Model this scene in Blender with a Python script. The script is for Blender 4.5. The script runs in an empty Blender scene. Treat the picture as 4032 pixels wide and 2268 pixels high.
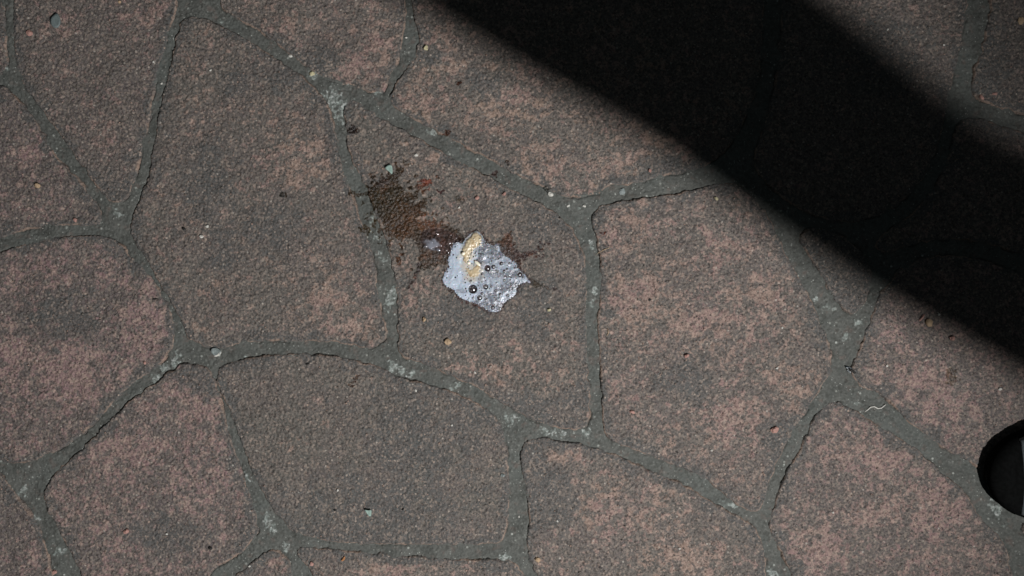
import bpy, bmesh, math, random
import numpy as np
from mathutils import Vector, Matrix

random.seed(7)
rng = np.random.default_rng(11)
C = bpy.context.scene.collection
SC = bpy.context.scene
S = 0.9 / 4032.0                      # metres per photograph pixel on the ground
CAM_Z = 0.667

def P2(px, py):
    return ((px - 2016) * S, -(py - 1134) * S)

# ------------------------------------------------------------------ camera, world, light, exposure
cam_d = bpy.data.cameras.new('camera'); cam = bpy.data.objects.new('camera', cam_d); C.objects.link(cam)
cam.location = (0, 0, CAM_Z); cam.rotation_euler = (0, 0, 0)
cam_d.sensor_width = 36; cam_d.lens = 36 * CAM_Z / 0.9
cam_d.clip_start = 0.002; cam_d.clip_end = 200
SC.camera = cam
SC.view_settings.view_transform = 'Standard'; SC.view_settings.look = 'None'
SC.view_settings.exposure = 0; SC.view_settings.gamma = 1; SC.view_settings.use_curve_mapping = False

world = bpy.data.worlds.new('World'); SC.world = world; world.use_nodes = True
wn = world.node_tree.nodes['Background']
wn.inputs[0].default_value = (0.75, 0.9, 1.0, 1); wn.inputs[1].default_value = 0.034   # night sky

LP = Vector((0.532, -0.528, 1.12))                  # head torch of the crouching photographer
aim = Vector((-0.55, 0.22, 0))
ldir = (aim - LP).normalized()
sd = bpy.data.lights.new('torch_light', 'SPOT'); sd.energy = 98; sd.color = (0.985, 0.965, 0.985)
sd.spot_size = math.radians(106); sd.spot_blend = 1.0; sd.shadow_soft_size = 0.0115
so = bpy.data.objects.new('torch_light', sd); C.objects.link(so)
so.location = LP; so.rotation_euler = ldir.to_track_quat('-Z', 'Y').to_euler()

# ------------------------------------------------------------------ helpers
def tag(o, label=None, cat=None, group=None, kind=None):
    if label: o['label'] = label
    if cat: o['category'] = cat
    if group: o['group'] = group
    if kind: o['kind'] = kind
    return o

def empty(name, loc=(0, 0, 0)):
    o = bpy.data.objects.new(name, None); C.objects.link(o); o.location = loc; o.empty_display_size = 0.01
    return o

def mesh_obj(name, verts, faces, mat=None, parent=None, smooth=True, attrs=None, loc=None):
    me = bpy.data.meshes.new(name)
    V = np.asarray(verts, dtype=np.float32); F = np.asarray(faces, dtype=np.int32) if not isinstance(faces, list) else faces
    if isinstance(F, np.ndarray):
        k = F.shape[1]
        me.vertices.add(len(V)); me.vertices.foreach_set('co', V.ravel())
        me.loops.add(F.size); me.loops.foreach_set('vertex_index', F.ravel())
        me.polygons.add(len(F)); me.polygons.foreach_set('loop_start', np.arange(0, F.size, k, dtype=np.int32))
        me.update(calc_edges=True)
    else:
        me.from_pydata([tuple(v) for v in V], [], F); me.update()
    if smooth:
        me.polygons.foreach_set('use_smooth', np.ones(len(me.polygons), dtype=bool))
    for n, a in (attrs or {}).items():
        a = np.asarray(a, dtype=np.float32)
        if a.ndim == 2:
            at = me.attributes.new(n, 'FLOAT_COLOR', 'POINT'); at.data.foreach_set('color', a.ravel())
        else:
            at = me.attributes.new(n, 'FLOAT', 'POINT'); at.data.foreach_set('value', a)
    if mat: me.materials.append(mat)
    o = bpy.data.objects.new(name, me); C.objects.link(o)
    if loc is not None: o.location = loc
    if parent: o.parent = parent
    return o

class NT:
    def __init__(self, name):
        self.m = bpy.data.materials.new(name); self.m.use_nodes = True
        self.t = self.m.node_tree; self.n = self.t.nodes; self.l = self.t.links
        self.b = self.n['Principled BSDF']; self.out = self.n['Material Output']
        self.tc = self.n.new('ShaderNodeTexCoord')
    def link(self, a, b): self.l.new(a, b)
    def setv(self, sock, v):
        if hasattr(v, 'is_output') or isinstance(v, bpy.types.NodeSocket): self.l.new(v, sock)
        else:
            if isinstance(v, (tuple, list)) and len(v) == 3 and len(sock.default_value) == 4: v = (*v, 1)
            sock.default_value = v
    def noise(self, scale, detail=2, rough=.5, dist=0, vec=None, off=None):
        n = self.n.new('ShaderNodeTexNoise'); n.inputs['Scale'].default_value = scale
        n.inputs['Detail'].default_value = detail; n.inputs['Roughness'].default_value = rough
        n.inputs['Distortion'].default_value = dist
        v = vec or self.tc.outputs['Object']
        if off:
            mp = self.n.new('ShaderNodeVectorMath'); mp.operation = 'ADD'; self.l.new(v, mp.inputs[0]); mp.inputs[1].default_value = (off, off * .7, off * .3); v = mp.outputs[0]
        self.l.new(v, n.inputs['Vector'])
        return n.outputs['Fac']
    def voro(self, scale, feat='F1', out='Color'):
        n = self.n.new('ShaderNodeTexVoronoi'); n.feature = feat; n.inputs['Scale'].default_value = scale
        self.l.new(self.tc.outputs['Object'], n.inputs['Vector']); return n.outputs[out]
    def math(self, op, a, b=0.0, c=0.0, clamp=False):
        n = self.n.new('ShaderNodeMath'); n.operation = op; n.use_clamp = clamp
        self.setv(n.inputs[0], a); self.setv(n.inputs[1], b)
        if len(n.inputs) > 2: self.setv(n.inputs[2], c)
        return n.outputs[0]
    def ss(self, v, a, b, lo=0.0, hi=1.0):
        n = self.n.new('ShaderNodeMapRange'); n.interpolation_type = 'SMOOTHSTEP'
        self.setv(n.inputs['Value'], v); n.inputs['From Min'].default_value = a; n.inputs['From Max'].default_value = b
        n.inputs['To Min'].default_value = lo; n.inputs['To Max'].default_value = hi
        return n.outputs['Result']
    def mix(self, f, a, b, typ='MIX'):
        n = self.n.new('ShaderNodeMix'); n.data_type = 'RGBA'; n.blend_type = typ
        self.setv(n.inputs['Factor'], f); self.setv(n.inputs['A'] if False else n.inputs[6], a); self.setv(n.inputs[7], b)
        return n.outputs[2]
    def attr(self, name, out='Fac'):
        n = self.n.new('ShaderNodeAttribute'); n.attribute_name = name; return n.outputs[out]
    def bump(self, h, strength=.5, dist=.001, prev=None):
        n = self.n.new('ShaderNodeBump'); n.inputs['Strength'].default_value = strength; n.inputs['Distance'].default_value = dist
        self.setv(n.inputs['Height'], h)
        if prev: self.l.new(prev, n.inputs['Normal'])
        return n.outputs[0]
    def sep(self, col):
        n = self.n.new('ShaderNodeSeparateColor'); self.l.new(col, n.inputs[0]); return n.outputs
    def set(self, name, v): self.setv(self.b.inputs[name], v)

def simple(name, col, rough=.7, var=.15, scale=400, bump=.0004, spec=.3, metal=0, sub=0):
    m = NT(name); f = m.noise(scale, 3, .6)
    m.set('Base Color', m.mix(m.ss(f, .3, .7), tuple(c * (1 - var) for c in col), tuple(min(1, c * (1 + var)) for c in col)))
    m.set('Roughness', rough); m.set('Specular IOR Level', spec); m.set('Metallic', metal)
    if sub: m.set('Subsurface Weight', sub); m.set('Subsurface Scale', .002)
    m.l.new(m.bump(f, .6, bump), m.b.inputs['Normal'])
    return m.m

# ------------------------------------------------------------------ materials of the paving
def mat_stone():
    m = NT('worn_red_stone')
    big = m.noise(15, 3, .6, .3); mid = m.noise(70, 3, .65); fine = m.noise(330, 3, .7); vf = m.noise(900, 2, .6)
    pink = m.attr('pink'); grime = m.attr('grime'); edge = m.attr('edge')
    spk = m.noise(230, 2, .6, .6, off=6.6)
    clu = m.noise(140, 3, .65, .4, off=4.9)
    v = m.math('MULTIPLY', big, .50)
    v = m.math('MULTIPLY_ADD', mid, .85, v)
    v = m.math('MULTIPLY_ADD', clu, 1.15, v)
    v = m.math('MULTIPLY_ADD', fine, .50, v)
    v = m.math('MULTIPLY_ADD', spk, .95, v)
    v = m.math('MULTIPLY_ADD', pink, .22, v)
    v = m.math('MULTIPLY_ADD', grime, -.30, v)
    mask = m.math('MULTIPLY', m.ss(v, 1.95, 2.20), .92)
    hue = m.noise(38, 2, .5, off=3.1); hue2 = m.noise(300, 2, .6, off=5.3)
    pinkc = m.mix(m.ss(hue, .38, .62), (.245, .162, .140), (.250, .182, .132))
    pinkc = m.mix(m.attr('mauve'), pinkc, (.225, .145, .145))
    pinkc = m.mix(m.ss(hue2, .38, .70), pinkc, (.36, .265, .215))
    darkc = m.mix(m.ss(m.noise(30, 3, .6, off=8.2), .38, .62), (.098, .096, .084), (.106, .095, .087))
    darkc = m.mix(m.attr('mauve'), darkc, (.106, .090, .087))
    darkc = m.mix(m.ss(m.noise(420, 2, .6, off=1.2), .42, .66), darkc, (.158, .142, .120))
    col = m.mix(mask, darkc, pinkc)
    # green-grey film carried over from the joints
    film = m.ss(m.math('MULTIPLY_ADD', fine, .7, grime), .62, 1.15)
    col = m.mix(m.math('MULTIPLY', film, .85), col, m.mix(m.ss(mid, .4, .6), (.084, .088, .083), (.092, .091, .085)))
    # worn lip of each stone, its lit edge painted in as an orange tint
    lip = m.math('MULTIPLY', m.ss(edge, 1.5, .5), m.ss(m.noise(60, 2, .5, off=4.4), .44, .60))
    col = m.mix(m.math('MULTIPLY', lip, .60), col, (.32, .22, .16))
    # single pale and dark mineral grains
    s = m.sep(m.voro(380)); d = m.voro(380, 'F1', 'Distance')
    gr = m.math('MULTIPLY', m.ss(s[0], .90, .94), m.ss(d, .42, .25))
    col = m.mix(m.math('MULTIPLY', gr, .85), col, m.mix(s[1], (.36, .27, .21), (.38, .36, .31)))
    gd = m.math('MULTIPLY', m.ss(s[2], .88, .92), m.ss(d, .5, .3))
    col = m.mix(m.math('MULTIPLY', gd, .75), col, (.035, .03, .027))
    s3 = m.sep(m.voro(1000)); 
    col = m.mix(m.ss(s3[0], .60, 1.0, 0, .40), col, (.27, .21, .175))
    col = m.mix(m.ss(s3[1], .60, 1.0, 0, .55), col, (.035, .030, .027))
    s4 = m.sep(m.voro(560)); col = m.mix(m.ss(s4[0], .70, 1.0, 0, .55), col, (.050, .046, .040))
    col = m.mix(m.ss(s4[1], .78, 1.0, 0, .5), col, (.31, .25, .20))
    m.set('Base Color', col); m.set('Roughness', .82); m.set('Specular IOR Level', .28)
    h = m.math('MULTIPLY_ADD', vf, .6, m.math('MULTIPLY_ADD', spk, .8, fine))
    m.l.new(m.bump(h, .8, .0011), m.b.inputs['Normal'])
    return m.m

def mat_mortar():
    m = NT('green_grey_mortar')
    mid = m.noise(60, 3, .6); fine = m.noise(420, 3, .7); lime = m.attr('lime')
    col = m.mix(m.ss(mid, .35, .65), (.074, .079, .070), (.094, .098, .087))
    col = m.mix(m.ss(m.noise(24, 2, .5, off=2), .50, .66, 0, .6), col, (.090, .100, .090))
    col = m.mix(m.ss(m.noise(120, 3, .6, off=7), .54, .72, 0, .7), col, (.115, .094, .080))
    col = m.mix(m.ss(fine, .45, .75, 0, .6), col, (.165, .17, .152))
    for sc_, lo in ((700, .93), (330, .955)):
        s = m.sep(m.voro(sc_)); d = m.voro(sc_, 'F1', 'Distance')
        col = m.mix(m.math('MULTIPLY', m.ss(s[0], lo, lo + .04), m.ss(d, .45, .2)), col, m.mix(s[2], (.24, .25, .22), (.36, .38, .34)))
        col = m.mix(m.ss(s[1], .80, 1, 0, .5), col, (.045, .047, .04))
    lf = m.noise(300, 4, .75, off=9)
    lm = m.ss(m.math('ADD', m.math('MULTIPLY', lime, .70), m.math('MULTIPLY_ADD', lf, 2.0, -1.0)), .42, 1.0)
    col = m.mix(m.ss(lime, .2, 1, 0, .35), col, (.15, .175, .155))
    col = m.mix(lm, col, m.mix(m.ss(fine, .45, .6), (.27, .31, .28), (.46, .48, .45)))
    m.set('Base Color', col); m.set('Roughness', .85); m.set('Specular IOR Level', .25)
    m.l.new(m.bump(m.noise(700, 3, .6), .8, .0005), m.b.inputs['Normal'])
    return m.m

M_STONE = mat_stone(); M_MORTAR = mat_mortar()

# ------------------------------------------------------------------ height field
G = 0.0008
X0, X1, Y0, Y1 = -0.51, 0.51, -0.315, 0.315
NX = int((X1 - X0) / G) + 1; NY = int((Y1 - Y0) / G) + 1
gx = X0 + np.arange(NX) * G; gy = Y0 + np.arange(NY) * G

def band(lam, seed, width=.45, shape=(NY, NX), step=G):
    r = np.random.default_rng(seed)
    w = np.fft.rfft2(r.standard_normal(shape))
    fy = np.fft.fftfreq(shape[0], step)[:, None]; fx = np.fft.rfftfreq(shape[1], step)[None, :]
    f = np.sqrt(fx * fx + fy * fy) + 1e-9
    w *= np.exp(-(np.log(f * lam) ** 2) / (2 * width ** 2))
    n = np.fft.irfft2(w, s=shape); return (n / n.std()).astype(np.float32)

N_und = band(.07, 1); N_mid = band(.014, 2); N_gr = band(.0038, 3, .35); N_fi = band(.0022, 4, .3); N_low = band(.035, 5)
N_e1 = band(.016, 6); N_e2 = band(.005, 7); N_mo = band(.05, 8, .5); N_mf = band(.004, 9)
pits = np.clip(band(.005, 10, .35) - 1.5, 0, 2)

def smooth01(x): x = np.clip(x, 0, 1); return x * x * (3 - 2 * x)

def chaikin(p, it=2):
    p = np.array(p, float)
    for _ in range(it):
        q = np.roll(p, -1, 0); a = p * .75 + q * .25; b = p * .25 + q * .75
        p = np.empty((2 * len(a), 2)); p[0::2] = a; p[1::2] = b
    return p

def sdf(poly, XX, YY):
    """signed distance, positive inside (metres)"""
    x = XX.ravel(); y = YY.ravel(); best = np.full(x.shape, 1e9); ins = np.zeros(x.shape, bool)
    n = len(poly)
    for i in range(n):
        ax, ay = poly[i]; bx, by = poly[(i + 1) % n]; dx, dy = bx - ax, by - ay; L = dx * dx + dy * dy + 1e-14
        t = np.clip(((x - ax) * dx + (y - ay) * dy) / L, 0, 1)
        d = (x - ax - t * dx) ** 2 + (y - ay - t * dy) ** 2; best = np.minimum(best, d)
        if ay != by:
            c = ((ay > y) != (by > y)) & (x < dx * (y - ay) / (by - ay) + ax); ins ^= c
    d = np.sqrt(best); return np.where(ins, d, -d).reshape(XX.shape)

B = 170   # px the border stones run past the picture
stones = [
 # top left
 [(-B,-B),(-20,-B),(8,0),(20,150),(25,270),(-10,305),(-B,300)],
 [(63,-B),(63,0),(63,200),(78,297),(156,411),(274,567),(376,712),(440,800),(505,775),(528,704),(548,598),(571,548),(610,305),(646,164),(700,12),(706,-B)],
 [(-B,380),(0,350),(23,346),(113,442),(180,550),(235,645),(329,727),(399,849),(391,880),(243,876),(113,892),(0,935),(-B,980)],
 [(-B,1060),(0,1001),(157,950),(274,937),(399,931),(458,954),(528,1029),(579,1080),(640,1170),(673,1247),(683,1310),(677,1369),(626,1431),(528,1498),(423,1600),(340,1690),(258,1752),(137,1807),(66,1822),(0,1805),(-B,1780)],
 [(-B,1860),(-20,1860),(20,1889),(78,1975),(129,2034),(168,2116),(207,2268),(215,2268+B),(-B,2268+B)],
 # upper middle left
 [(850,-B),(868,0),(884,39),(950,75),(1028,117),(1125,192),(1221,270),(1299,313),(1370,328),(1438,352),(1497,360),(1513,344),(1528,297),(1571,219),(1587,129),(1595,0),(1590,-B)],
 # big one left of centre
 [(716,98),(745,72),(802,74),(904,125),(1028,200),(1145,278),(1221,336),(1285,410),(1307,470),(1330,626),(1377,751),(1416,876),(1463,1002),(1487,1158),(1493,1212),(1513,1279),(1521,1318),(1481,1357),(1446,1367),(1391,1351),(1282,1335),(1176,1339),(1086,1330),(1002,1337),(900,1358),(830,1369),(782,1345),(743,1330),(732,1279),(704,1228),(660,1150),(603,1056),(571,990),(510,911),(548,810),(587,723),(603,634),(636,454),(661,333),(689,227)],
 # centre stone with the spit
 [(1380,395),(1420,415),(1497,470),(1575,513),(1650,556),(1705,583),(1791,634),(1904,692),(2000,745),(2086,790),(2173,833),(2235,892),(2266,939),(2298,1017),(2306,1115),(2298,1251),(2302,1369),(2309,1486),(2317,1564),(2315,1650),(2293,1690),(2191,1675),(2082,1643),(1957,1565),(1878,1518),(1722,1448),(1640,1415),(1585,1400),(1571,1369),(1575,1251),(1568,1154),(1556,1072),(1532,958),(1513,900),(1481,833),(1462,778),(1452,731),(1435,716),(1399,645),(1374,567),(1368,501),(1358,423)],
 # top stone running into the shadow
 [(1615,-B),(1624,16),(1650,113),(1658,164),(1642,219),(1611,266),(1556,344),(1538,391),(1568,430),(1673,485),(1751,524),(1822,567),(1927,618),(2010,669),(2118,716),(2192,763),(2266,772),(2356,759),(2392,724),(2486,718),(2583,692),(2689,669),(2760,656),(2850,600),(2930,470),(2990,300),(3000,0),(3010,-B)],
 # right of centre
 [(2360,815),(2337,853),(2349,919),(2368,997),(2372,1115),(2368,1212),(2356,1263),(2364,1369),(2372,1478),(2376,1604),(2380,1701),(2420,1735),(2486,1760),(2587,1795),(2713,1846),(2748,1861),(2799,1893),(2877,1959),(2936,2002),(2971,2010),(3006,1975),(3012,1920),(3036,1857),(3075,1760),(3134,1666),(3184,1592),(3231,1517),(3259,1474),(3267,1408),(3259,1369),(3243,1318),(3220,1263),(3180,1170),(3130,1080),(3080,990),(3045,910),(3000,830),(2940,760),(2873,722),(2783,739),(2681,767),(2564,782),(2446,798)],
 # small one under the shadow edge
 [(3150,930),(3200,900),(3290,925),(3360,970),(3410,1030),(3425,1100),(3400,1190),(3360,1235),(3310,1200),(3262,1130),(3215,1040),(3165,975)],
 # right stone
 [(3490,1130),(3462,1173),(3439,1240),(3415,1302),(3400,1349),(3376,1408),(3361,1447),(3357,1486),(3395,1525),(3470,1540),(3520,1590),(3583,1662),(3638,1697),(3697,1748),(3767,1787),(3826,1814),(3880,1865),(3960,1960),(4060,2040),(4032+B,2090),(4032+B,1130),(4000,1080),(3800,1010),(3600,1020)],
 # lower right stone
 [(3157,1768),(3114,1838),(3075,1920),(3055,1983),(3036,2034),(3034,2073),(3063,2143),(3102,2222),(3130,2268),(3160,2268+B),(3990,2268+B),(3975,2268),(3963,2210),(3951,2151),(3924,2108),(3846,2034),(3799,1944),(3748,1904),(3709,1869),(3634,1803),(3591,1756),(3513,1717),(3470,1690),(3423,1662),(3376,1627),(3321,1604),(3302,1590),(3274,1584),(3235,1615),(3188,1690)],
 [(4020,2040),(4045,2160),(4060,2268),(4070,2268+B),(4032+B,2268+B),(4032+B,2120)],
 # bottom middle right
 [(2055,1811),(2059,1764),(2080,1735),(2145,1728),(2212,1748),(2290,1754),(2392,1783),(2486,1826),(2583,1869),(2681,1908),(2760,1955),(2857,2014),(2936,2053),(2975,2092),(3002,2151),(3008,2210),(3006,2268),(3030,2268+B),(2200,2268+B),(2133,2268),(2090,2215),(2075,2131),(2090,2073),(2092,2014),(2075,1920)],
 # bottom middle
 [(861,1470),(880,1440),(1002,1412),(1145,1394),(1333,1408),(1400,1425),(1478,1443),(1575,1494),(1650,1510),(1724,1529),(1810,1557),(1900,1605),(1965,1660),(1985,1740),(1998,1878),(1996,2035),(1985,2110),(1947,2135),(1830,2139),(1673,2137),(1438,2133),(1341,2131),(1200,2105),(1135,2070),(1080,2000),(1040,1930),(1002,1865),(970,1771),(939,1690),(900,1584),(868,1520)],
 # bottom left
 [(704,1447),(736,1435),(782,1439),(825,1462),(850,1520),(870,1600),(905,1732),(942,1838),(980,1950),(1010,2050),(1005,2110),(939,2178),(861,2221),(802,2268),(770,2268+B),(380,2268+B),(333,2268),(282,2163),(235,2069),(196,2010),(180,1930),(235,1846),(329,1779),(376,1724),(509,1590),(626,1508)],
 [(930,2275),(959,2249),(1002,2214),(1047,2178),(1086,2170),(1125,2195),(1150,2268),(1190,2268+B),(900,2268+B)],
 [(1176,2155),(1321,2170),(1478,2186),(1673,2200),(1830,2210),(1960,2208),(2020,2215),(2067,2268),(2130,2268+B),(1290,2268+B),(1250,2268),(1223,2229),(1180,2190)],
 # top right, beyond and inside the shadow
 [(3904,-B),(3904,0),(3890,100),(3873,196),(3846,254),(3826,352),(3861,391),(3924,415),(3987,434),(4040,446),(4032+B,470),(4032+B,-B)],
 [(3090,-B),(3090,0),(3070,300),(3010,520),(2960,640),(3040,740),(3160,830),(3330,880),(3500,830),(3640,700),(3700,520),(3724,376),(3740,333),(3760,235),(3783,117),(3800,0),(3810,-B)],
 [(3780,470),(3850,470),(3950,505),(4040,540),(4032+B,560),(4032+B,1040),(4010,990),(3800,930),(3600,945),(3480,1000),(3440,950),(3560,880),(3680,760),(3750,600)],
]
grime_blobs = [(1110,320,150,45),(2160,1950,110,150),(1060,900,150,110),(1500,2000,420,150),(1650,1750,250,200),(2600,650,90,40),(2120,900,90,70),
 (1690,230,60,40),(1780,1250,160,110),(2100,1200,110,140),(820,720,120,200),(250,1250,160,110),(3060,1700,70,90),(420,760,110,80),(1500,720,60,30),
 (2700,1500,120,90),(1900,330,90,60),(3450,180,220,140),(950,320,90,70),(3320,1120,120,120),(790,1500,80,50),(1850,1640,110,60),(880,1000,100,60),(3900,300,90,200),(60,1900,80,60),(650,2100,180,90),(780,1500,90,70),(480,900,90,80),(1000,1430,120,40),(1560,1560,120,60),(2060,1600,150,80),(2100,1780,60,60),(1270,230,90,60),(1330,470,50,90),(3230,1240,60,90),(3400,1600,60,40),(2250,1560,50,90),(1000,2100,60,60),(1400,2110,260,40),(3480,300,180,120),(3880,300,60,260),(3980,480,90,60),(700,120,50,50)]
pink_blobs = [(1150,600,120,80),(1110,110,60,60),(1390,280,110,70),(1490,185,60,50),(1745,265,90,70),(1760,160,60,60),(2290,730,80,30),(2400,650,160,60),
 (2470,870,110,100),(2500,1180,120,100),(2350,2040,130,90),(2550,2020,120,70),(2700,2180,170,80),(3430,2020,120,60),(3200,2160,120,80),(2130,660,90,90),
 (560,60,80,60),(400,470,60,110),(120,600,100,60),(560,1260,110,120),(280,1450,180,150),(780,1560,110,110),(530,1780,140,80),(760,1300,60,40),(1280,1180,130,60),
 (1400,1290,110,60),(1480,360,60,30),(1700,640,60,40),(1770,590,50,30),(1640,1180,60,120),(1880,1480,120,60),(3100,1500,100,80),(2900,1650,130,120),(3600,1500,150,80),(3700,1600,120,80),
 (3500,1300,60,60),(3400,1800,170,90),(3700,2000,120,120),(2200,1800,90,50),(2000,420,160,90),(1650,420,70,60),(240,100,90,60),(1240,1590,50,40),(1180,660,100,80),(60,1400,70,90),(150,2200,130,80),(3000,1150,90,80),(2700,1250,140,90),(2830,960,110,60),(1130,2200,50,40),(1500,2230,140,40),(3600,60,150,50),(2600,560,120,50)]

def blobs(lst, XX, YY, nz):
    a = np.zeros(XX.shape, np.float32)
    for (bx, by, rx, ry) in lst:
        cx, cy = P2(bx, by)
        r = np.sqrt(((XX - cx) / (rx * S)) ** 2 + ((YY - cy) / (ry * S)) ** 2)
        a = np.maximum(a, smooth01(1.35 - r + nz))
    return a

GX, GY = np.meshgrid(gx, gy)
A_grime = blobs(grime_blobs, GX, GY, .22 * N_mid + .2 * N_low)
A_pink = blobs(pink_blobs, GX, GY, .22 * N_mid + .2 * N_low)

Z_mortar = (0.0004 + 0.0008 * N_mo * .55 + .00018 * N_mf + .00012 * N_mid).astype(np.float32)
Z_top = Z_mortar.copy()                       # uppermost surface, for things that lie on it
D_all = np.full(GX.shape, -1.0, np.float32)

pave = mesh_obj('paving', [(-1, -1, 0), (1, -1, 0), (1, 1, 0), (-1, 1, 0)], [(0, 1, 2, 3)], M_MORTAR)   # bed, geometry replaced below
tag(pave, kind='structure')

def grid_patch(name, mask, Z, mat, parent, attrs, j0=0, i0=0, step=1):
    """faces where the four corners are in mask"""
    f = mask[:-1, :-1] & mask[1:, :-1] & mask[:-1, 1:] & mask[1:, 1:]
    use = np.zeros(mask.shape, bool)
    use[:-1, :-1] |= f; use[1:, :-1] |= f; use[:-1, 1:] |= f; use[1:, 1:] |= f
    idx = np.full(mask.shape, -1, np.int32); idx[use] = np.arange(use.sum())
    jj, ii = np.nonzero(use)
    V = np.column_stack([gx[i0 + ii], gy[j0 + jj], Z[use]])
    fj, fi = np.nonzero(f)
    F = np.column_stack([idx[fj, fi], idx[fj, fi + 1], idx[fj + 1, fi + 1], idx[fj + 1, fi]])
    return mesh_obj(name, V, F, mat, parent, attrs={k: a[use] for k, a in attrs.items()})

TONE = [(.2,.8),(-.1,.6),(.1,.9),(.45,.9),(-.1,.9),(.2,.3),(-.05,.2),(.0,.0),(.1,.1),(.15,.3),(-.3,.1),(.15,.7),(.25,.6),(.2,.6),(.05,.2),(-.7,.0),(.45,.8),(.3,.6),(.1,.2),(-.5,.5),(-.2,.4),(0,.5)]
for si, pxs in enumerate(stones):
    poly = chaikin([P2(*p) for p in pxs], 2)
    i0 = max(0, int((poly[:, 0].min() - .004 - X0) / G)); i1 = min(NX, int((poly[:, 0].max() + .004 - X0) / G) + 2)
    j0 = max(0, int((poly[:, 1].min() - .004 - Y0) / G)); j1 = min(NY, int((poly[:, 1].max() + .004 - Y0) / G) + 2)
    sl = (slice(j0, j1), slice(i0, i1)); XX = GX[sl]; YY = GY[sl]
    d = sdf(poly, XX, YY) + N_e1[sl] * .00045 + .0014 + N_e2[sl] * .00012
    base = .0018 + random.uniform(-.0002, .0004)
    tx, ty = random.uniform(-.003, .003), random.uniform(-.003, .003)
    z = base + tx * (XX - XX.mean()) + ty * (YY - YY.mean()) + .00035 * N_und[sl]
    z = z + .00018 * N_mid[sl] + .00024 * N_gr[sl] + .00009 * N_fi[sl] - .00035 * pits[sl]
    e = np.clip(d / .0024, 0, 1); z = z - .0006 * (1 - e) ** 2
    z = np.where(d < 0, z + d * 3.5, z)
    gr = np.clip(A_grime[sl] * .8 + 1.05 * smooth01(1 - (d + .0035 * N_low[sl] + .0016 * N_mid[sl]) / .009), 0, 1.1)
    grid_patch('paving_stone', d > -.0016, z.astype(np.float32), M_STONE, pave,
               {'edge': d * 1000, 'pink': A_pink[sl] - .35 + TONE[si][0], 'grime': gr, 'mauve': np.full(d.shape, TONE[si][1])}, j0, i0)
    D_all[sl] = np.maximum(D_all[sl], d)
    Z_top[sl] = np.where(d > -.001, np.maximum(Z_top[sl], z), Z_top[sl])

def H(x, y):
    """height of the paving under (x, y)"""
    fx = np.clip((np.asarray(x) - X0) / G, 0, NX - 2); fy = np.clip((np.asarray(y) - Y0) / G, 0, NY - 2)
    i = fx.astype(int); j = fy.astype(int); u = fx - i; v = fy - j
    return (Z_top[j, i] * (1 - u) * (1 - v) + Z_top[j, i + 1] * u * (1 - v) + Z_top[j + 1, i] * (1 - u) * v + Z_top[j + 1, i + 1] * u * v)

# lime crusts and the mortar in the joints
lime_blobs = [(1240,290,22,18),(1310,385,50,45),(1340,430,40,60),(1465,868,14,26),(1480,930,20,18),(1500,1000,22,14),(1512,1022,16,14),(1545,1155,26,34),(1530,1190,26,30),
 (1555,1450,36,22),(1580,1462,26,14),(1620,1470,24,16),(1655,1470,12,10),(1540,1430,20,16),(2330,955,14,12),(2330,975,14,10),(2238,812,9,8),(2275,822,10,8),(2200,822,8,6),
 (690,1420,30,30),(650,1450,26,20),(610,1490,26,20),(700,1400,16,26),(1048,2030,12,30),(1075,2080,16,26),(1120,2155,16,26),(1060,2060,14,20),(970,1880,16,18),(985,1892,10,10),
 (3370,1270,20,16),(3250,1205,16,14),(3290,1215,14,12),(3325,1330,16,22),(3370,1590,22,10),(3925,2005,22,34),(3905,1980,20,18),(3950,2070,14,12),(90,1930,20,20),(100,1955,14,14),
 (150,2040,18,14),(230,2170,30,14),(870,85,14,10),(2745,697,10,14),(800,1340,14,12),(2340,1150,14,26),(2330,1200,14,30),(2310,1700,26,14),(2870,1985,34,16),(3040,2250,30,20),(990,1410,20,12),(1800,1520,30,16),
 (2180,1700,60,20),(1480,360,26,14),(1700,520,30,14),(1780,1540,20,12),(2010,1650,34,24),(1990,2190,26,20),(30,270,18,14),(170,650,20,12),(470,840,26,20),(3215,1180,20,14),(3080,1140,8,22)]
A_lime = blobs(lime_blobs, GX, GY, .25 * N_mid + .25 * N_e2) * .95
crack = np.exp(-((D_all + .0005) / .0006) ** 2) * smooth01((N_low * .8 + N_e1 * .2 + .15) / 1.2)
Zm = Z_mortar - .0022 * crack + A_lime * np.clip(.00025 + .00025 * N_gr, 0, .001)
o = grid_patch('mortar', D_all < .0022, Zm.astype(np.float32), M_MORTAR, pave, {'lime': A_lime})

# bed sheet below, reaching to the horizon, and the stones outside the picture
bedm = bpy.data.meshes.new('paving_bed'); R_ = 60.0
xs = [-R_, X0 + .002, X1 - .002, R_]; ys = [-R_, Y0 + .002, Y1 - .002, R_]
bv, bf = [], []
for j in range(4):
    for i in range(4):
        bv.append((xs[i], ys[j], -.0005))
for j in range(3):
    for i in range(3):
        if i == 1 and j == 1: continue
        a = j * 4 + i; bf.append((a, a + 1, a + 5, a + 4))
k = len(bv)
for (i, j) in ((1, 1), (2, 1), (2, 2), (1, 2)): bv.append((xs[i], ys[j], -.006))
bf.append((k, k + 1, k + 2, k + 3))
bedm.from_pydata(bv, [], bf); bedm.materials.append(M_MORTAR); pave.data = bedm

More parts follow.
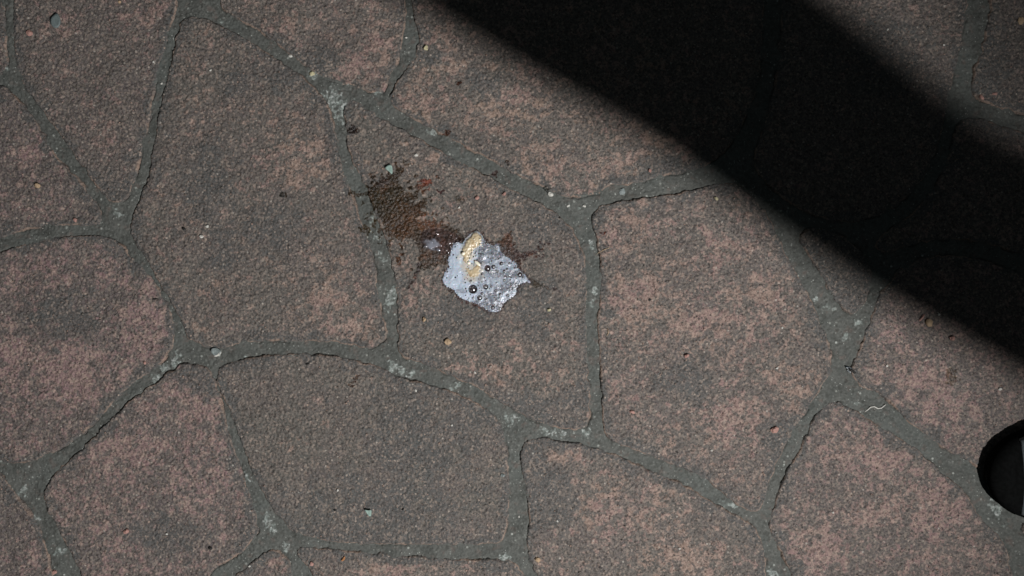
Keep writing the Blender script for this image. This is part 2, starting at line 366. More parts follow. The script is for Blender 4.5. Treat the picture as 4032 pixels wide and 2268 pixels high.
def clip_half(poly, nx, ny, c):
    out = []
    for i in range(len(poly)):
        a = poly[i]; b = poly[(i + 1) % len(poly)]; da = nx * a[0] + ny * a[1] - c; db = nx * b[0] + ny * b[1] - c
        if da <= 0: out.append(a)
        if (da < 0 < db) or (db < 0 < da):
            t = da / (da - db); out.append((a[0] + t * (b[0] - a[0]), a[1] + t * (b[1] - a[1])))
    return out
seeds = [(i * .21 + random.uniform(-.08, .08) + (j % 2) * .1, j * .19 + random.uniform(-.07, .07)) for i in range(-11, 12) for j in range(-11, 12)]
bx0, bx1 = (-B - 2016) * S, (4032 + B - 2016) * S; by0, by1 = -(2268 + B - 1134) * S, -(-B - 1134) * S
strips = [(-1.9, bx0, -1.9, 1.9), (bx1, 1.9, -1.9, 1.9), (bx0, bx1, by1, 1.9), (bx0, bx1, -1.9, by0)]
JW = .0075
for (rx0, rx1, ry0, ry1) in strips:
    for s_ in seeds:
        if not (rx0 - .2 < s_[0] < rx1 + .2 and ry0 - .2 < s_[1] < ry1 + .2): continue
        poly = [(rx0 + JW, ry0 + JW), (rx1 - JW, ry0 + JW), (rx1 - JW, ry1 - JW), (rx0 + JW, ry1 - JW)]
        for q in seeds:
            dx, dy = q[0] - s_[0], q[1] - s_[1]; L = math.hypot(dx, dy)
            if L < 1e-6 or L > .7: continue
            c = (dx * (q[0] + s_[0]) + dy * (q[1] + s_[1])) / 2 / L - JW
            poly = clip_half(poly, dx / L, dy / L, c)
            if len(poly) < 3: break
        if len(poly) < 3: continue
        ar = abs(sum(poly[i][0] * poly[(i + 1) % len(poly)][1] - poly[(i + 1) % len(poly)][0] * poly[i][1] for i in range(len(poly)))) / 2
        if ar < .0006: continue
        pp = chaikin(poly, 2); cx, cy = pp.mean(0); n = len(pp)
        rings = [(1.0, -.002), (1.0, .0006), (.985, .0013), (.5, .0015)]
        V = []
        for (sc_, z) in rings:
            for p in pp: V.append((cx + (p[0] - cx) * sc_, cy + (p[1] - cy) * sc_, z + random.uniform(-.0001, .0001)))
        V.append((cx, cy, .0016)); F = []
        for r in range(3):
            for i in range(n): F.append((r * n + i, r * n + (i + 1) % n, (r + 1) * n + (i + 1) % n, (r + 1) * n + i))
        for i in range(n): F.append((3 * n + i, 3 * n + (i + 1) % n, 4 * n))
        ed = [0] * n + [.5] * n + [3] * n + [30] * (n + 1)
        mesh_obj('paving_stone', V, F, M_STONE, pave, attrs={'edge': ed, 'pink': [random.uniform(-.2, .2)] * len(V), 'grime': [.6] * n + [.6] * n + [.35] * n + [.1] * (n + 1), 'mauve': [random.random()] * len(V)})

# ------------------------------------------------------------------ wet stains (thin films that follow the stone)
def mat_stain():
    m = NT('wet_brown_stain')
    amt = m.attr('amount'); tint = m.attr('tint', 'Color')
    fine = m.noise(420, 3, .65); mid = m.noise(150, 3, .6)
    a = m.ss(m.math('ADD', amt, m.math('MULTIPLY_ADD', fine, .8, m.math('MULTIPLY_ADD', mid, .7, -.75))), .30, .62)
    tr = m.n.new('ShaderNodeBsdfTransparent')
    tint = m.mix(m.ss(m.noise(190, 3, .7, off=3.3), .50, .64, 0, .5), tint, m.mix(.5, tint, (.85, .55, .34)))
    t2 = m.mix(m.ss(fine, .35, .7), tint, m.mix(.35, tint, (1, 1, 1)))
    m.l.new(m.mix(a, (1, 1, 1), t2), tr.inputs[0])
    gl = m.n.new('ShaderNodeBsdfGlossy'); gl.inputs['Roughness'].default_value = .28; gl.inputs['Color'].default_value = (1, 1, 1, 1)
    m.l.new(m.bump(m.noise(600, 3, .6), 1, .0012), gl.inputs['Normal'])
    mx = m.n.new('ShaderNodeMixShader'); m.l.new(m.math('MULTIPLY', a, .03), mx.inputs[0])
    m.l.new(tr.outputs[0], mx.inputs[1]); m.l.new(gl.outputs[0], mx.inputs[2]); m.l.new(mx.outputs[0], m.out.inputs[0])
    return m.m
M_STAIN = mat_stain()

def film(name, polys, step=.0005, lift=.00030, tints=(), base_tint=(.40, .33, .24), soft=.0016):
    """polys: list of outlines in metres; tints: (x,y,r,(rgb))"""
    allp = np.vstack([np.array(p) for p in polys]); mar = .004
    x = np.arange(allp[:, 0].min() - mar, allp[:, 0].max() + mar, step); y = np.arange(allp[:, 1].min() - mar, allp[:, 1].max() + mar, step)
    XX, YY = np.meshgrid(x, y); d = np.full(XX.shape, -1.0)
    for p in polys: d = np.maximum(d, sdf(p, XX, YY))
    nz = band(.006, 21, .5, XX.shape, step)
    amt = smooth01((d + nz * .0009) / soft * .5 + .5)
    col = np.ones(XX.shape + (4,), np.float32); col[..., :3] = base_tint
    for (tx, ty, tr_, c) in tints:
        w = smooth01(1.4 - np.hypot(XX - tx, YY - ty) / tr_ + nz * .15)[..., None]
        col[..., :3] = col[..., :3] * (1 - w) + np.array(c) * w
    mask = d > -.003
    f = mask[:-1, :-1] & mask[1:, :-1] & mask[:-1, 1:] & mask[1:, 1:]
    use = np.zeros(mask.shape, bool); use[:-1, :-1] |= f; use[1:, :-1] |= f; use[:-1, 1:] |= f; use[1:, 1:] |= f
    idx = np.full(mask.shape, -1, np.int32); idx[use] = np.arange(use.sum())
    xx = XX[use]; yy = YY[use]
    V = np.column_stack([xx, yy, H(xx, yy) + lift])
    fj, fi = np.nonzero(f); F = np.column_stack([idx[fj, fi], idx[fj, fi + 1], idx[fj + 1, fi + 1], idx[fj + 1, fi]])
    o = mesh_obj(name, V, F, M_STAIN, attrs={'amount': amt[use], 'tint': col[use]})
    return o

def R1(pts): return [P2(1300 + x * .48309, 600 + y * .48309) for x, y in pts]
def R3(pts): return [P2(1700 + x * .26219, 880 + y * .26219) for x, y in pts]
def taper(pts, w0, w1):
    """thin streak outline from a centre line (px) with widths"""
    L, Rr = [], []
    n = len(pts)
    for i, p in enumerate(pts):
        a = pts[max(0, i - 1)]; b = pts[min(n - 1, i + 1)]; dx, dy = b[0] - a[0], b[1] - a[1]; l = math.hypot(dx, dy) or 1
        w = w0 + (w1 - w0) * i / (n - 1)
        L.append(P2(p[0] - dy / l * w, p[1] + dx / l * w)); Rr.append(P2(p[0] + dy / l * w, p[1] - dx / l * w))
    return L + Rr[::-1]
def disc(px, py, rx, ry=None, n=14, j=.2):
    ry = ry or rx
    return [P2(px + rx * (1 + random.uniform(-j, j)) * math.cos(t), py + ry * (1 + random.uniform(-j, j)) * math.sin(t)) for t in [2 * math.pi * i / n for i in range(n)]]

splat = R1([(325,215),(352,262),(405,245),(430,190),(475,215),(520,165),(548,120),(588,130),(575,180),(552,225),(570,275),(620,325),(690,345),(700,270),(735,240),(770,222),(830,222),(815,268),(750,285),(722,340),(700,385),(660,395),(715,430),(770,385),(800,400),(780,450),(745,480),(735,520),(705,545),(770,560),(860,570),(950,600),(1060,640),(1090,700),(1060,760),(980,800),(960,900),(900,920),(840,935),(760,960),(725,930),(735,830),(700,730),(640,690),(560,705),(480,690),(445,620),(425,560),(385,500),(345,420),(325,330),(345,280)])
streak = taper([(1378,760),(1410,767),(1462,762)], 9, 6)
under = R3([(620,90),(760,130),(820,250),(1000,300),(1100,180),(1180,130),(1220,220),(1240,330),(1330,450),(1420,440),(1560,420),(1640,260),(1650,300),(1590,430),(1480,500),(1330,560),(1330,660),(1420,760),(1520,860),(1660,930),(1560,960),(1450,900),(1320,950),(1290,1050),(1100,1200),(1040,1330),(880,1360),(640,1230),(430,1160),(300,1010),(190,960),(140,860),(160,760),(240,660),(220,540),(300,330),(400,250),(500,200)])
s1 = P2(1340, 640)
drops = [disc(x, y, rr, n=9) for x, y, rr in [(1450,735,5),(1470,690,4),(1600,640,6),(1640,690,5),(1700,790,5),(1745,820,6),(1560,640,4),(1430,800,5),(1660,830,4),(1610,720,5),(1725,700,4),(1760,860,4),(1590,1000,5),(1620,1060,4),(1500,960,5)]]
tn = [(*P2(1520,790), .016, (.34,.30,.195)), (*P2(1600,885), .018, (.52,.39,.27)), (*P2(1690,880), .008, (.85,.50,.32)), (*P2(1685,718), .008, (.85,.45,.36)),
      (*P2(1720,960), .018, (.56,.50,.47)), (*P2(1510,720), .007, (.44,.34,.28))]
st1 = film('wet_stain', [splat, streak] + drops + [taper(p, w, 1.0) for p, w in [
    ([(1490,730),(1470,700),(1448,690)], 6), ([(1530,700),(1535,672),(1524,655)], 6), ([(1575,690),(1590,665),(1596,645)], 6), ([(1610,745),(1640,735),(1662,715)], 6),
    ([(1640,800),(1672,790),(1700,775)], 7), ([(1650,850),(1690,842),(1722,848)], 6), ([(1480,840),(1455,850),(1440,868)], 5), ([(1500,900),(1492,930),(1500,950)], 5),
    ([(1590,930),(1580,965),(1586,1000)], 5), ([(1545,925),(1535,960),(1540,985)], 4), ([(1700,870),(1740,872),(1775,886)], 7), ([(1505,740),(1500,705),(1506,680)], 4), ([(1625,770),(1660,760),(1690,745)], 4)]], tints=tn)
tag(st1, 'dark brown wet splash with jagged arms reaching left from the white foam', 'stain')
st2 = film('wet_stain', [under, taper([(2088,1105),(2150,1128),(2205,1148)], 9, 2), taper([(2080,1000),(2130,985),(2170,950)], 8, 3), taper([(2100,1010),(2180,1010)],4,2), taper([(1650,1040),(1638,1090),(1612,1140)], 7, 3)],
           base_tint=(.52, .45, .45), tints=[(*P2(2020,925), .012, (.60,.42,.32)), (*P2(2080,1010), .012, (.42,.28,.25)), (*P2(1840,1190), .010, (.5,.28,.26)), (*P2(2120,1120), .008, (.35,.34,.28))])
tag(st2, 'dark purplish wet rim around the white foam with thin streaks to the right', 'stain')
small = [([disc(1442,905,22,18), disc(1475,880,8,20)], (.42,.34,.20), 'small rusty green wet spot in the joint left of the brown splash'),
 ([disc(1572,1028,12,18), disc(1585,990,5,18)], (.5,.32,.2), 'narrow brown drip below the brown splash'),
 ([disc(1393,512,16,16)], (.30,.24,.21), 'dark brown blotch beside the joint above the brown splash'),
 ([disc(1122,768,14,13)], (.28,.28,.25), 'dark round blotch on the big stone left of the splash'),
 ([disc(1762,527,11,13)], (.5,.28,.18), 'rust brown dot at the joint edge above the centre stone'),
 ([disc(1948,687,12,12)], (.42,.28,.26), 'reddish dot in the middle of the green grey diagonal joint'),
 ([disc(2151,747,9,9)], (.30,.32,.28), 'dark dot beside the white chip at the joint fork'),
 ([disc(1998,644,7,7)], (.35,.28,.24), 'small dark dot on the stone edge above the diagonal joint'),
 ([disc(1805,785,14,12)], (.5,.48,.42), 'faint grey blotch right of the brown splash'),
 ([taper([(1410,1475),(1395,1505),(1385,1520)], 6, 4)], (.45,.34,.26), 'short brown scratch mark below the long curved joint'),
 ([disc(1733,757,8,8)], (.4,.2,.2), 'tiny purple dot right of the brown splash'),
 ([disc(3740,1480,22,36)], (.62,.60,.55), 'faint upright dark smudge on the right hand stone'),
 ([disc(1805,331,9,9)], (.45,.28,.22), 'brown dot on the top stone below the shadow edge'),
 ([disc(2375,925,9,6)], (.5,.28,.22), 'brown dash on the left edge of the right centre stone')]
for polys, t, lab in small:
    o = film('stain_spot', polys, base_tint=t, soft=.0022); tag(o, lab, 'stain', 'small stain spots on the paving')

# ------------------------------------------------------------------ foam
def mat_foam():
    m = NT('spit_foam')
    op = m.attr('opac'); nz = m.noise(420, 4, .65); fb = m.voro(2200, 'F1', 'Distance')
    col = m.mix(m.ss(nz, .35, .65), (.38, .445, .52), (.50, .575, .66))
    col = m.mix(m.attr('yel'), col, (.52, .45, .31))
    m.set('Base Color', m.mix(m.ss(fb, .1, .6, 0, .4), col, (.52, .58, .65))); m.set('Roughness', .28); m.set('Specular IOR Level', .5)
    m.set('Subsurface Weight', .25); m.set('Subsurface Scale', .0015)
    m.l.new(m.bump(m.math('ADD', nz, m.math('MULTIPLY', fb, .2)), .2, .0003), m.b.inputs['Normal'])
    a = m.math('ADD', op, m.math('MULTIPLY_ADD', nz, .8, -.32), clamp=True)
    tr = m.n.new('ShaderNodeBsdfTransparent'); tr.inputs[0].default_value = (1.0, .97, 1.0, 1)
    gl = m.n.new('ShaderNodeBsdfGlossy'); gl.inputs['Roughness'].default_value = .22
    m.l.new(m.bump(m.noise(420, 3, .6), .8, .0010), gl.inputs['Normal'])
    lo = m.n.new('ShaderNodeMixShader'); lo.inputs[0].default_value = .10
    m.l.new(tr.outputs[0], lo.inputs[1]); m.l.new(gl.outputs[0], lo.inputs[2])
    mx = m.n.new('ShaderNodeMixShader'); m.l.new(a, mx.inputs[0]); m.l.new(lo.outputs[0], mx.inputs[1]); m.l.new(m.b.outputs[0], mx.inputs[2])
    m.l.new(mx.outputs[0], m.out.inputs[0]); return m.m
def mat_bubble():
    m = NT('bubble_film')
    tr = m.n.new('ShaderNodeBsdfTransparent'); tr.inputs[0].default_value = (.80, .82, .84, 1)
    gl = m.n.new('ShaderNodeBsdfGlossy'); gl.inputs['Roughness'].default_value = .24
    lw = m.n.new('ShaderNodeLayerWeight'); lw.inputs['Blend'].default_value = .35
    mx = m.n.new('ShaderNodeMixShader'); m.l.new(m.ss(lw.outputs['Fresnel'], 0, 1, .16, .6), mx.inputs[0])
    m.l.new(tr.outputs[0], mx.inputs[1]); m.l.new(gl.outputs[0], mx.inputs[2]); m.l.new(mx.outputs[0], m.out.inputs[0]); return m.m
M_FOAM = mat_foam(); M_BUB = mat_bubble()

foam_pts = chaikin(R3([(600,140),(680,105),(750,150),(785,250),(850,290),(930,330),(960,300),(1010,320),(1030,400),(1120,490),(1200,550),(1270,590),(1290,670),(1370,730),(1420,800),(1500,895),(1430,890),(1370,900),(1290,930),(1275,1010),(1250,1080),(1170,1130),(1080,1200),(1050,1270),(1010,1330),(880,1325),(760,1265),(650,1205),(520,1155),(430,1110),(370,1050),(330,990),(220,950),(165,870),(170,790),(230,700),(262,640),(238,540),(290,450),(310,330),(390,265),(460,320),(500,240),(550,180)]), 2)
bub = [(620,985,72),(810,950,42),(838,672,52),(925,650,35),(1045,600,32),(1165,600,18),(1208,570,13),(1245,668,18),(1085,715,24),(995,722,18),(963,705,12),(755,757,22),(587,862,22),(755,1050,23),(620,1122,19),(895,945,20),(960,1005,25),(1025,1060,22),(1140,1080,27),(1088,855,22),(1320,765,40),(820,1130,17),(835,1210,17),(915,1260,34),(720,1112,44),(355,350,14),(465,388,13),(720,205,32),(625,215,36),(683,548,14),(715,540,11),(900,450,11),(925,460,13),(240,725,13),(1130,685,20),(1060,1060,10),(1010,1120,12),(985,935,10),(1370,800,22),(820,300,20),(1155,410,12)]
fine_b = []
r_ = random.Random(5)
for _ in range(420):
    x, y = r_.uniform(160, 1400), r_.uniform(300, 1330)
    wgt = .25 if x < 500 else 1.0
    if r_.random() > wgt: continue
    if any(math.hypot(x - b[0], y - b[1]) < b[2] + 9 for b in bub + fine_b): continue
    q = R3([(x, y)])[0]
    fine_b.append((x, y, r_.choice([5, 6, 7, 8, 9, 10, 12, 14])))
step = .00022
fx = np.arange(foam_pts[:, 0].min() - .002, foam_pts[:, 0].max() + .002, step); fy = np.arange(foam_pts[:, 1].min() - .002, foam_pts[:, 1].max() + .002, step)
FX, FY = np.meshgrid(fx, fy); fd = sdf(foam_pts, FX, FY) + band(.003, 31, .5, FX.shape, step) * .00025
n1 = band(.009, 32, .5, FX.shape, step); n2 = band(.0025, 33, .4, FX.shape, step)
thick = .0019 * np.sqrt(np.clip(fd / .0075, 0, 1)) * (1 - .45 * smooth01((FX - P2(1850, 0)[0]) / .03)) + (.00014 * n1 + .00002 * n2) * smooth01(fd / .004)
U = (FX / S + 2016 - 1700) / .26219; W = (-FY / S + 1134 - 880) / .26219     # picture coordinates of the foam sketch
op = np.full(FX.shape, 1.15)
thin = [(850,380,110,90,.30),(960,480,90,60,.42),(760,470,60,80,.38),(1120,440,90,70,.45),(1180,760,110,45,.45),(950,760,90,50,.6),(900,1110,110,70,.40),(1120,970,140,45,.42),(820,1230,150,50,.5),(1200,900,100,30,.55),(700,600,60,60,.5),(440,1020,110,40,.6),(1330,760,60,60,.4),(1000,1230,70,60,.6),(640,1180,80,30,.65)]
for (tx, ty, rx, ry, v) in thin:
    w = smooth01(1.5 - np.hypot((U - tx) / rx, (W - ty) / ry) + n1 * .15); op = op * (1 - w) + v * w
op = op - .58 * smooth01((U - 480) / 300)
op = np.maximum(op, .25)
op -= .4 * smooth01(1 - fd / .0009) * (U > 500)
for (bx_, by_, br) in bub + fine_b:
    r = np.hypot(U - bx_, W - by_) / br
    op = np.where(r < 1.25, np.minimum(op, -.6 + 1.9 * smooth01((r - .72) / .42)), op)
    thick = thick + np.where(r < 1.4, .00022 * np.exp(-((r - 1.1) / .2) ** 2), 0)
    thick = np.where(r < .9, thick * .45, thick)
mask = fd > -.0002
def patch(name, XX, YY, Z, mask, mat, parent, attrs):
    f = mask[:-1, :-1] & mask[1:, :-1] & mask[:-1, 1:] & mask[1:, 1:]
    use = np.zeros(mask.shape, bool); use[:-1, :-1] |= f; use[1:, :-1] |= f; use[:-1, 1:] |= f; use[1:, 1:] |= f
    idx = np.full(mask.shape, -1, np.int32); idx[use] = np.arange(use.sum())
    fj, fi = np.nonzero(f); F = np.column_stack([idx[fj, fi], idx[fj, fi + 1], idx[fj + 1, fi + 1], idx[fj + 1, fi]])
    return mesh_obj(name, np.column_stack([XX[use], YY[use], Z[use]]), F, mat, parent, attrs={k: a[use] for k, a in attrs.items()})
def Hs(x, y):   # smoothed paving height for liquids
    a = H(x, y); n = 1
    for rr, kk in ((.0012, 6), (.0024, 8), (.0036, 10)):
        for i in range(kk):
            t = 2 * math.pi * i / kk; a = a + H(x + rr * math.cos(t), y + rr * math.sin(t)); n += 1
    return a / n
spit = empty('spit_foam', (*P2(1890, 1060), 0))
tag(spit, 'frothy white spit with clear bubbles and a yellow clump on the centre stone', 'spit')
inv = Matrix.Translation(spit.location).inverted()
def kid(o): o.parent = spit; o.matrix_parent_inverse = inv; return o
ZF = Hs(FX, FY) + .00045 + np.clip(thick, 0, 1)
yel = np.zeros(FX.shape)
for (yx, yy, rx, ry) in [(620,260,110,140),(530,470,120,120),(520,640,90,90),(650,720,150,130),(600,820,120,60)]:
    yel = np.maximum(yel, .85 * smooth01(1.5 - np.hypot((U - yx) / rx, (W - yy) / ry) + n1 * .12))
op = np.where(op > 0, np.maximum(op, yel * .95), op)
kid(patch('foam', FX, FY, ZF, mask, M_FOAM, None, {'opac': op, 'yel': yel}))
def ZFat(x, y):
    i = int(np.clip((x - fx[0]) / step, 0, len(fx) - 1)); j = int(np.clip((y - fy[0]) / step, 0, len(fy) - 1)); return float(ZF[j, i])
# unit dome
def dome(n=20, m=7):
    V = [(0, 0, 1)]; F = []
    for i in range(1, m + 1):
        a = i / m * math.pi * .53
        for k in range(n): V.append((math.sin(a) * math.cos(2 * math.pi * k / n), math.sin(a) * math.sin(2 * math.pi * k / n), math.cos(a)))
    for k in range(n): F.append((0, 1 + k, 1 + (k + 1) % n))
    for i in range(m - 1):
        for k in range(n): a = 1 + i * n; F.append((a + k, a + n + k, a + n + (k + 1) % n, a + (k + 1) % n))
    return V, F
dv, df = dome()
proto = None
for (x, y, r) in bub:
    q = R3([(x, y)])[0]; rr = r * .26219 * S * .95
    if proto is None:
        proto = mesh_obj('bubble', dv, df, M_BUB); o = proto
    else:
        o = proto.copy(); C.objects.link(o)
    o.location = (q[0], q[1], ZFat(*q) - rr * .25); o.scale = (rr, rr, rr * .85); kid(o)
V, F = [], []
sv, sf = dome(8, 3)
for (x, y, r) in fine_b:
    q = R3([(x, y)])[0]; rr = r * .26219 * S; z = ZFat(*q) - rr * .2; b0 = len(V)
    V += [(q[0] + v[0] * rr, q[1] + v[1] * rr, z + v[2] * rr * .8) for v in sv]; F += [tuple(b0 + i for i in f) for f in sf]
o = kid(mesh_obj('fine_bubbles', V, F, M_BUB)); o['kind'] = 'stuff'

# yellow clump
def mat_clump():
    m = NT('yellow_phlegm'); n = m.noise(300, 3, .6); b = m.noise(110, 2, .5)
    c = m.mix(m.ss(b, .38, .6), (.45, .33, .18), (.56, .47, .31)); c = m.mix(m.ss(n, .5, .8, 0, .3), c, (.56, .48, .35))
    m.set('Base Color', c); m.set('Roughness', .3); m.set('Specular IOR Level', .5); a = m.attr('opac'); tr = m.n.new('ShaderNodeBsdfTransparent'); mx = m.n.new('ShaderNodeMixShader')
    m.l.new(m.ss(m.math('MULTIPLY_ADD', n, .3, a), .15, .95), mx.inputs[0]); m.l.new(tr.outputs[0], mx.inputs[1]); m.l.new(m.b.outputs[0], mx.inputs[2]); m.l.new(mx.outputs[0], m.out.inputs[0])
    return m.m
M_CL = mat_clump()
c1 = chaikin(R3([(650,120),(710,140),(760,190),(770,280),(760,340),(700,370),(640,400),(600,470),(580,540),(560,610),(510,640),(470,560),(440,470),(440,400),(480,330),(510,260),(570,200)]), 2)
c2 = chaikin(R3([(590,680),(660,600),(720,560),(750,620),(760,720),(740,800),(640,840),(560,830),(510,740),(480,660),(530,640)]), 2)
for nm, cc, hh, lab in (('yellow_clump', c1, .0021, 'glossy yellow ridge beaded with bubbles'), ('yellow_clump', c2, .0009, 'soft yellow smear at the foot of the ridge')):
    x = np.arange(cc[:, 0].min() - .001, cc[:, 0].max() + .001, .00022); y = np.arange(cc[:, 1].min() - .001, cc[:, 1].max() + .001, .00022)
    XX, YY = np.meshgrid(x, y); d = sdf(cc, XX, YY); na = band(.0035, 41, .4, XX.shape, .00022); nb = band(.0016, 42, .3, XX.shape, .00022)
    t = hh * np.sqrt(np.clip((d + na * .00015) / .006, 0, 1)); t = t + na * .00007 * smooth01(d / .002)
    zb = Hs(XX, YY) + .0024
    o = kid(patch(nm, XX, YY, zb - .0004 + np.clip(t, 0, 1), d > -.0006, M_CL, None, {'opac': smooth01((d + .0006 + na * .0003) / .0042) * .95 - (.15 if hh < .002 else 0)})); o['label'] = lab
# pale flecks and glossy beads on the ridge
M_BEAD = NT('pale_bead'); M_BEAD.set('Base Color', (.85, .80, .66, 1)); M_BEAD.set('Roughness', .25); M_BEAD.set('Subsurface Weight', .4); M_BEAD.set('Subsurface Scale', .002); M_BEAD.set('Specular IOR Level', .8)
M_BEAD = M_BEAD.m
def uv(n=14, m=9):
    V = [(0, 0, 1)]; F = []
    for i in range(1, m):
        a = math.pi * i / m
        for k in range(n): V.append((math.sin(a) * math.cos(2 * math.pi * k / n), math.sin(a) * math.sin(2 * math.pi * k / n), math.cos(a)))
    V.append((0, 0, -1)); L = len(V) - 1
    for k in range(n): F.append((0, 1 + k, 1 + (k + 1) % n)); a = 1 + (m - 2) * n; F.append((L, a + (k + 1) % n, a + k))
    for i in range(m - 2):
        for k in range(n): a = 1 + i * n; F.append((a + k, a + n + k, a + n + (k + 1) % n, a + (k + 1) % n))
    return V, F
us, uf = uv()
bp = None
for (x, y, a, b, rot) in [(560,595,30,28,0),(690,600,58,24,-.75),(612,460,14,12,0),(616,415,10,9,0),(608,490,8,7,0),(590,520,9,8,0),(585,545,8,7,0),(735,325,18,15,0),(728,245,11,10,0),(672,298,8,7,0),(638,375,7,6,0),(565,490,7,6,0),(640,245,10,9,0),(760,350,10,9,0),(480,455,32,26,.5)]:
    q = R3([(x, y)])[0]; k_ = .26219 * S
    if bp is None: bp = mesh_obj('bead', us, uf, M_BEAD); o = bp
    else: o = bp.copy(); C.objects.link(o)
    o.location = (q[0], q[1], float(Hs(np.array(q[0]), np.array(q[1]))) + (.0043 if y < 560 else .0034)); o.scale = (a * k_, b * k_, min(a, b) * k_ * .8); o.rotation_euler = (0, 0, -rot * -1); kid(o)

# thin clear saliva film left of the foam
def mat_clear():
    m = NT('clear_saliva'); tr = m.n.new('ShaderNodeBsdfTransparent'); tr.inputs[0].default_value = (.82, .78, .80, 1)
    gl = m.n.new('ShaderNodeBsdfGlossy'); gl.inputs['Roughness'].default_value = .08
    di = m.n.new('ShaderNodeBsdfDiffuse'); di.inputs[0].default_value = (.45, .48, .55, 1)
    m.l.new(m.bump(m.noise(260, 3, .6), .8, .0012), gl.inputs['Normal'])
    a = m.n.new('ShaderNodeMixShader'); m.l.new(m.math('MULTIPLY', m.attr('opac'), .42), a.inputs[0]); m.l.new(tr.outputs[0], a.inputs[1]); m.l.new(di.outputs[0], a.inputs[2])
    mx = m.n.new('ShaderNodeMixShader'); mx.inputs[0].default_value = .05; m.l.new(a.outputs[0], mx.inputs[1]); m.l.new(gl.outputs[0], mx.inputs[2]); m.l.new(mx.outputs[0], m.out.inputs[0]); return m.m
cl = chaikin(R1([(760,640),(860,615),(980,640),(1075,690),(1070,740),(1010,780),(960,860),(880,800),(800,800),(750,760),(735,700)]), 2)
x = np.arange(cl[:, 0].min() - .001, cl[:, 0].max() + .001, .0003); y = np.arange(cl[:, 1].min() - .001, cl[:, 1].max() + .001, .0003)
XX, YY = np.meshgrid(x, y); d = sdf(cl, XX, YY); na = band(.007, 51, .5, XX.shape, .0003)
cx_, cy_ = R1([(835, 755)])[0]
wh = smooth01(1.3 - np.hypot((XX - cx_) / .0065, (YY - cy_) / .005) + na * .2)
kid(patch('clear_saliva', XX, YY, Hs(XX, YY) + .0006 + .0007 * np.sqrt(np.clip(d / .004, 0, 1)) + .0001 * na, d > -.0001, mat_clear(), None, {'opac': wh}))

# ------------------------------------------------------------------ loose bits
def rock(name, px, py, rx, ry, rz, mat, rot=0, label='', cat='pebble', group=None, seed=0, jag=.18, sub=2, tilt=0):
    """pebble: radii in photograph pixels"""
    bm = bmesh.new(); bmesh.ops.create_icosphere(bm, subdivisions=sub, radius=1)
    r = random.Random(seed + int(px * 7 + py)); ph = [r.uniform(0, 6) for _ in range(6)]
    for v in bm.verts:
        c = v.co; k = 1 + jag * (math.sin(3 * c.x + ph[0]) * math.sin(2.3 * c.y + ph[1]) + .6 * math.sin(5 * c.z + 4 * c.x + ph[2]) + .4 * math.sin(7 * c.y + ph[3]))
        v.co = c * k
    me = bpy.data.meshes.new(name); bm.to_mesh(me); bm.free(); me.materials.append(mat)
    if sub > 2: me.polygons.foreach_set('use_smooth', [True] * len(me.polygons))
    o = bpy.data.objects.new(name, me); C.objects.link(o)
    x, y = P2(px, py); z = float(H(np.array(x), np.array(y)))
    o.scale = (rx * S, ry * S, rz * S); o.rotation_euler = (tilt, 0, rot); o.location = (x, y, z + rz * S * .62)
    tag(o, label, cat, group); return o

def flake(name, pts, mat, thick=.0006, lift=.0006, curl=.0012, label='', cat='chip', group=None, tiltdir=(0, 0)):
    """thin curled flake from an outline in photograph pixels, raised a little off the stone"""
    P = chaikin([P2(*p) for p in pts], 1); c = P.mean(0); rr = np.abs(P - c).max()
    z0 = float(H(np.array(c[0]), np.array(c[1]))); V = []; rings = [1, .66, .33]
    def zz(x, y):
        u = (x - c[0]) / rr; v = (y - c[1]) / rr
        return z0 + lift + curl * (.6 * u * u + .45 * v * v + .25 * u * v) + tiltdir[0] * u * rr + tiltdir[1] * v * rr
    n = len(P)
    for top in (1, 0):
        for s_ in rings:
            for p in P:
                x = c[0] + (p[0] - c[0]) * s_; y = c[1] + (p[1] - c[1]) * s_; V.append((x, y, zz(x, y) + top * thick + random.uniform(-.00004, .00004)))
        V.append((c[0], c[1], zz(*c) + top * thick))
    F = []; half = 3 * n + 1
    for t in (0, 1):
        b = t * half
        for r in range(2):
            for i in range(n):
                q = (b + r * n + i, b + r * n + (i + 1) % n, b + (r + 1) * n + (i + 1) % n, b + (r + 1) * n + i); F.append(q if t == 0 else q[::-1])
        for i in range(n):
            q = (b + 2 * n + i, b + 2 * n + (i + 1) % n, b + 3 * n); F.append(q if t == 0 else q[::-1])
    for i in range(n): F.append((i, half + i, half + (i + 1) % n, (i + 1) % n))
    V = np.array(V); o = mesh_obj(name, V - np.array([c[0], c[1], z0]), F, mat, loc=(c[0], c[1], z0)); tag(o, label, cat, group); return o

T_green = simple('dry_pale_green', (.26, .36, .31), .6, .2, 500); T_grey = simple('blue_grey_flake', (.13, .16, .155), .55, .15, 600)
T_tan = simple('tan_pebble', (.40, .29, .18), .65, .25, 500); T_pink = simple('pink_pebble', (.38, .22, .18), .7, .2, 500)
T_white = simple('pale_chip', (.55, .54, .48), .5, .1, 500); T_cream = simple('cream_chip', (.48, .44, .27), .5, .15, 500)
T_dark = simple('dark_bit', (.018, .018, .016), .5, .3, 700); T_shell = simple('shell_grey', (.20, .23, .22), .35, .25, 400)
T_rust = simple('orange_bit', (.36, .17, .07), .7, .25, 500)

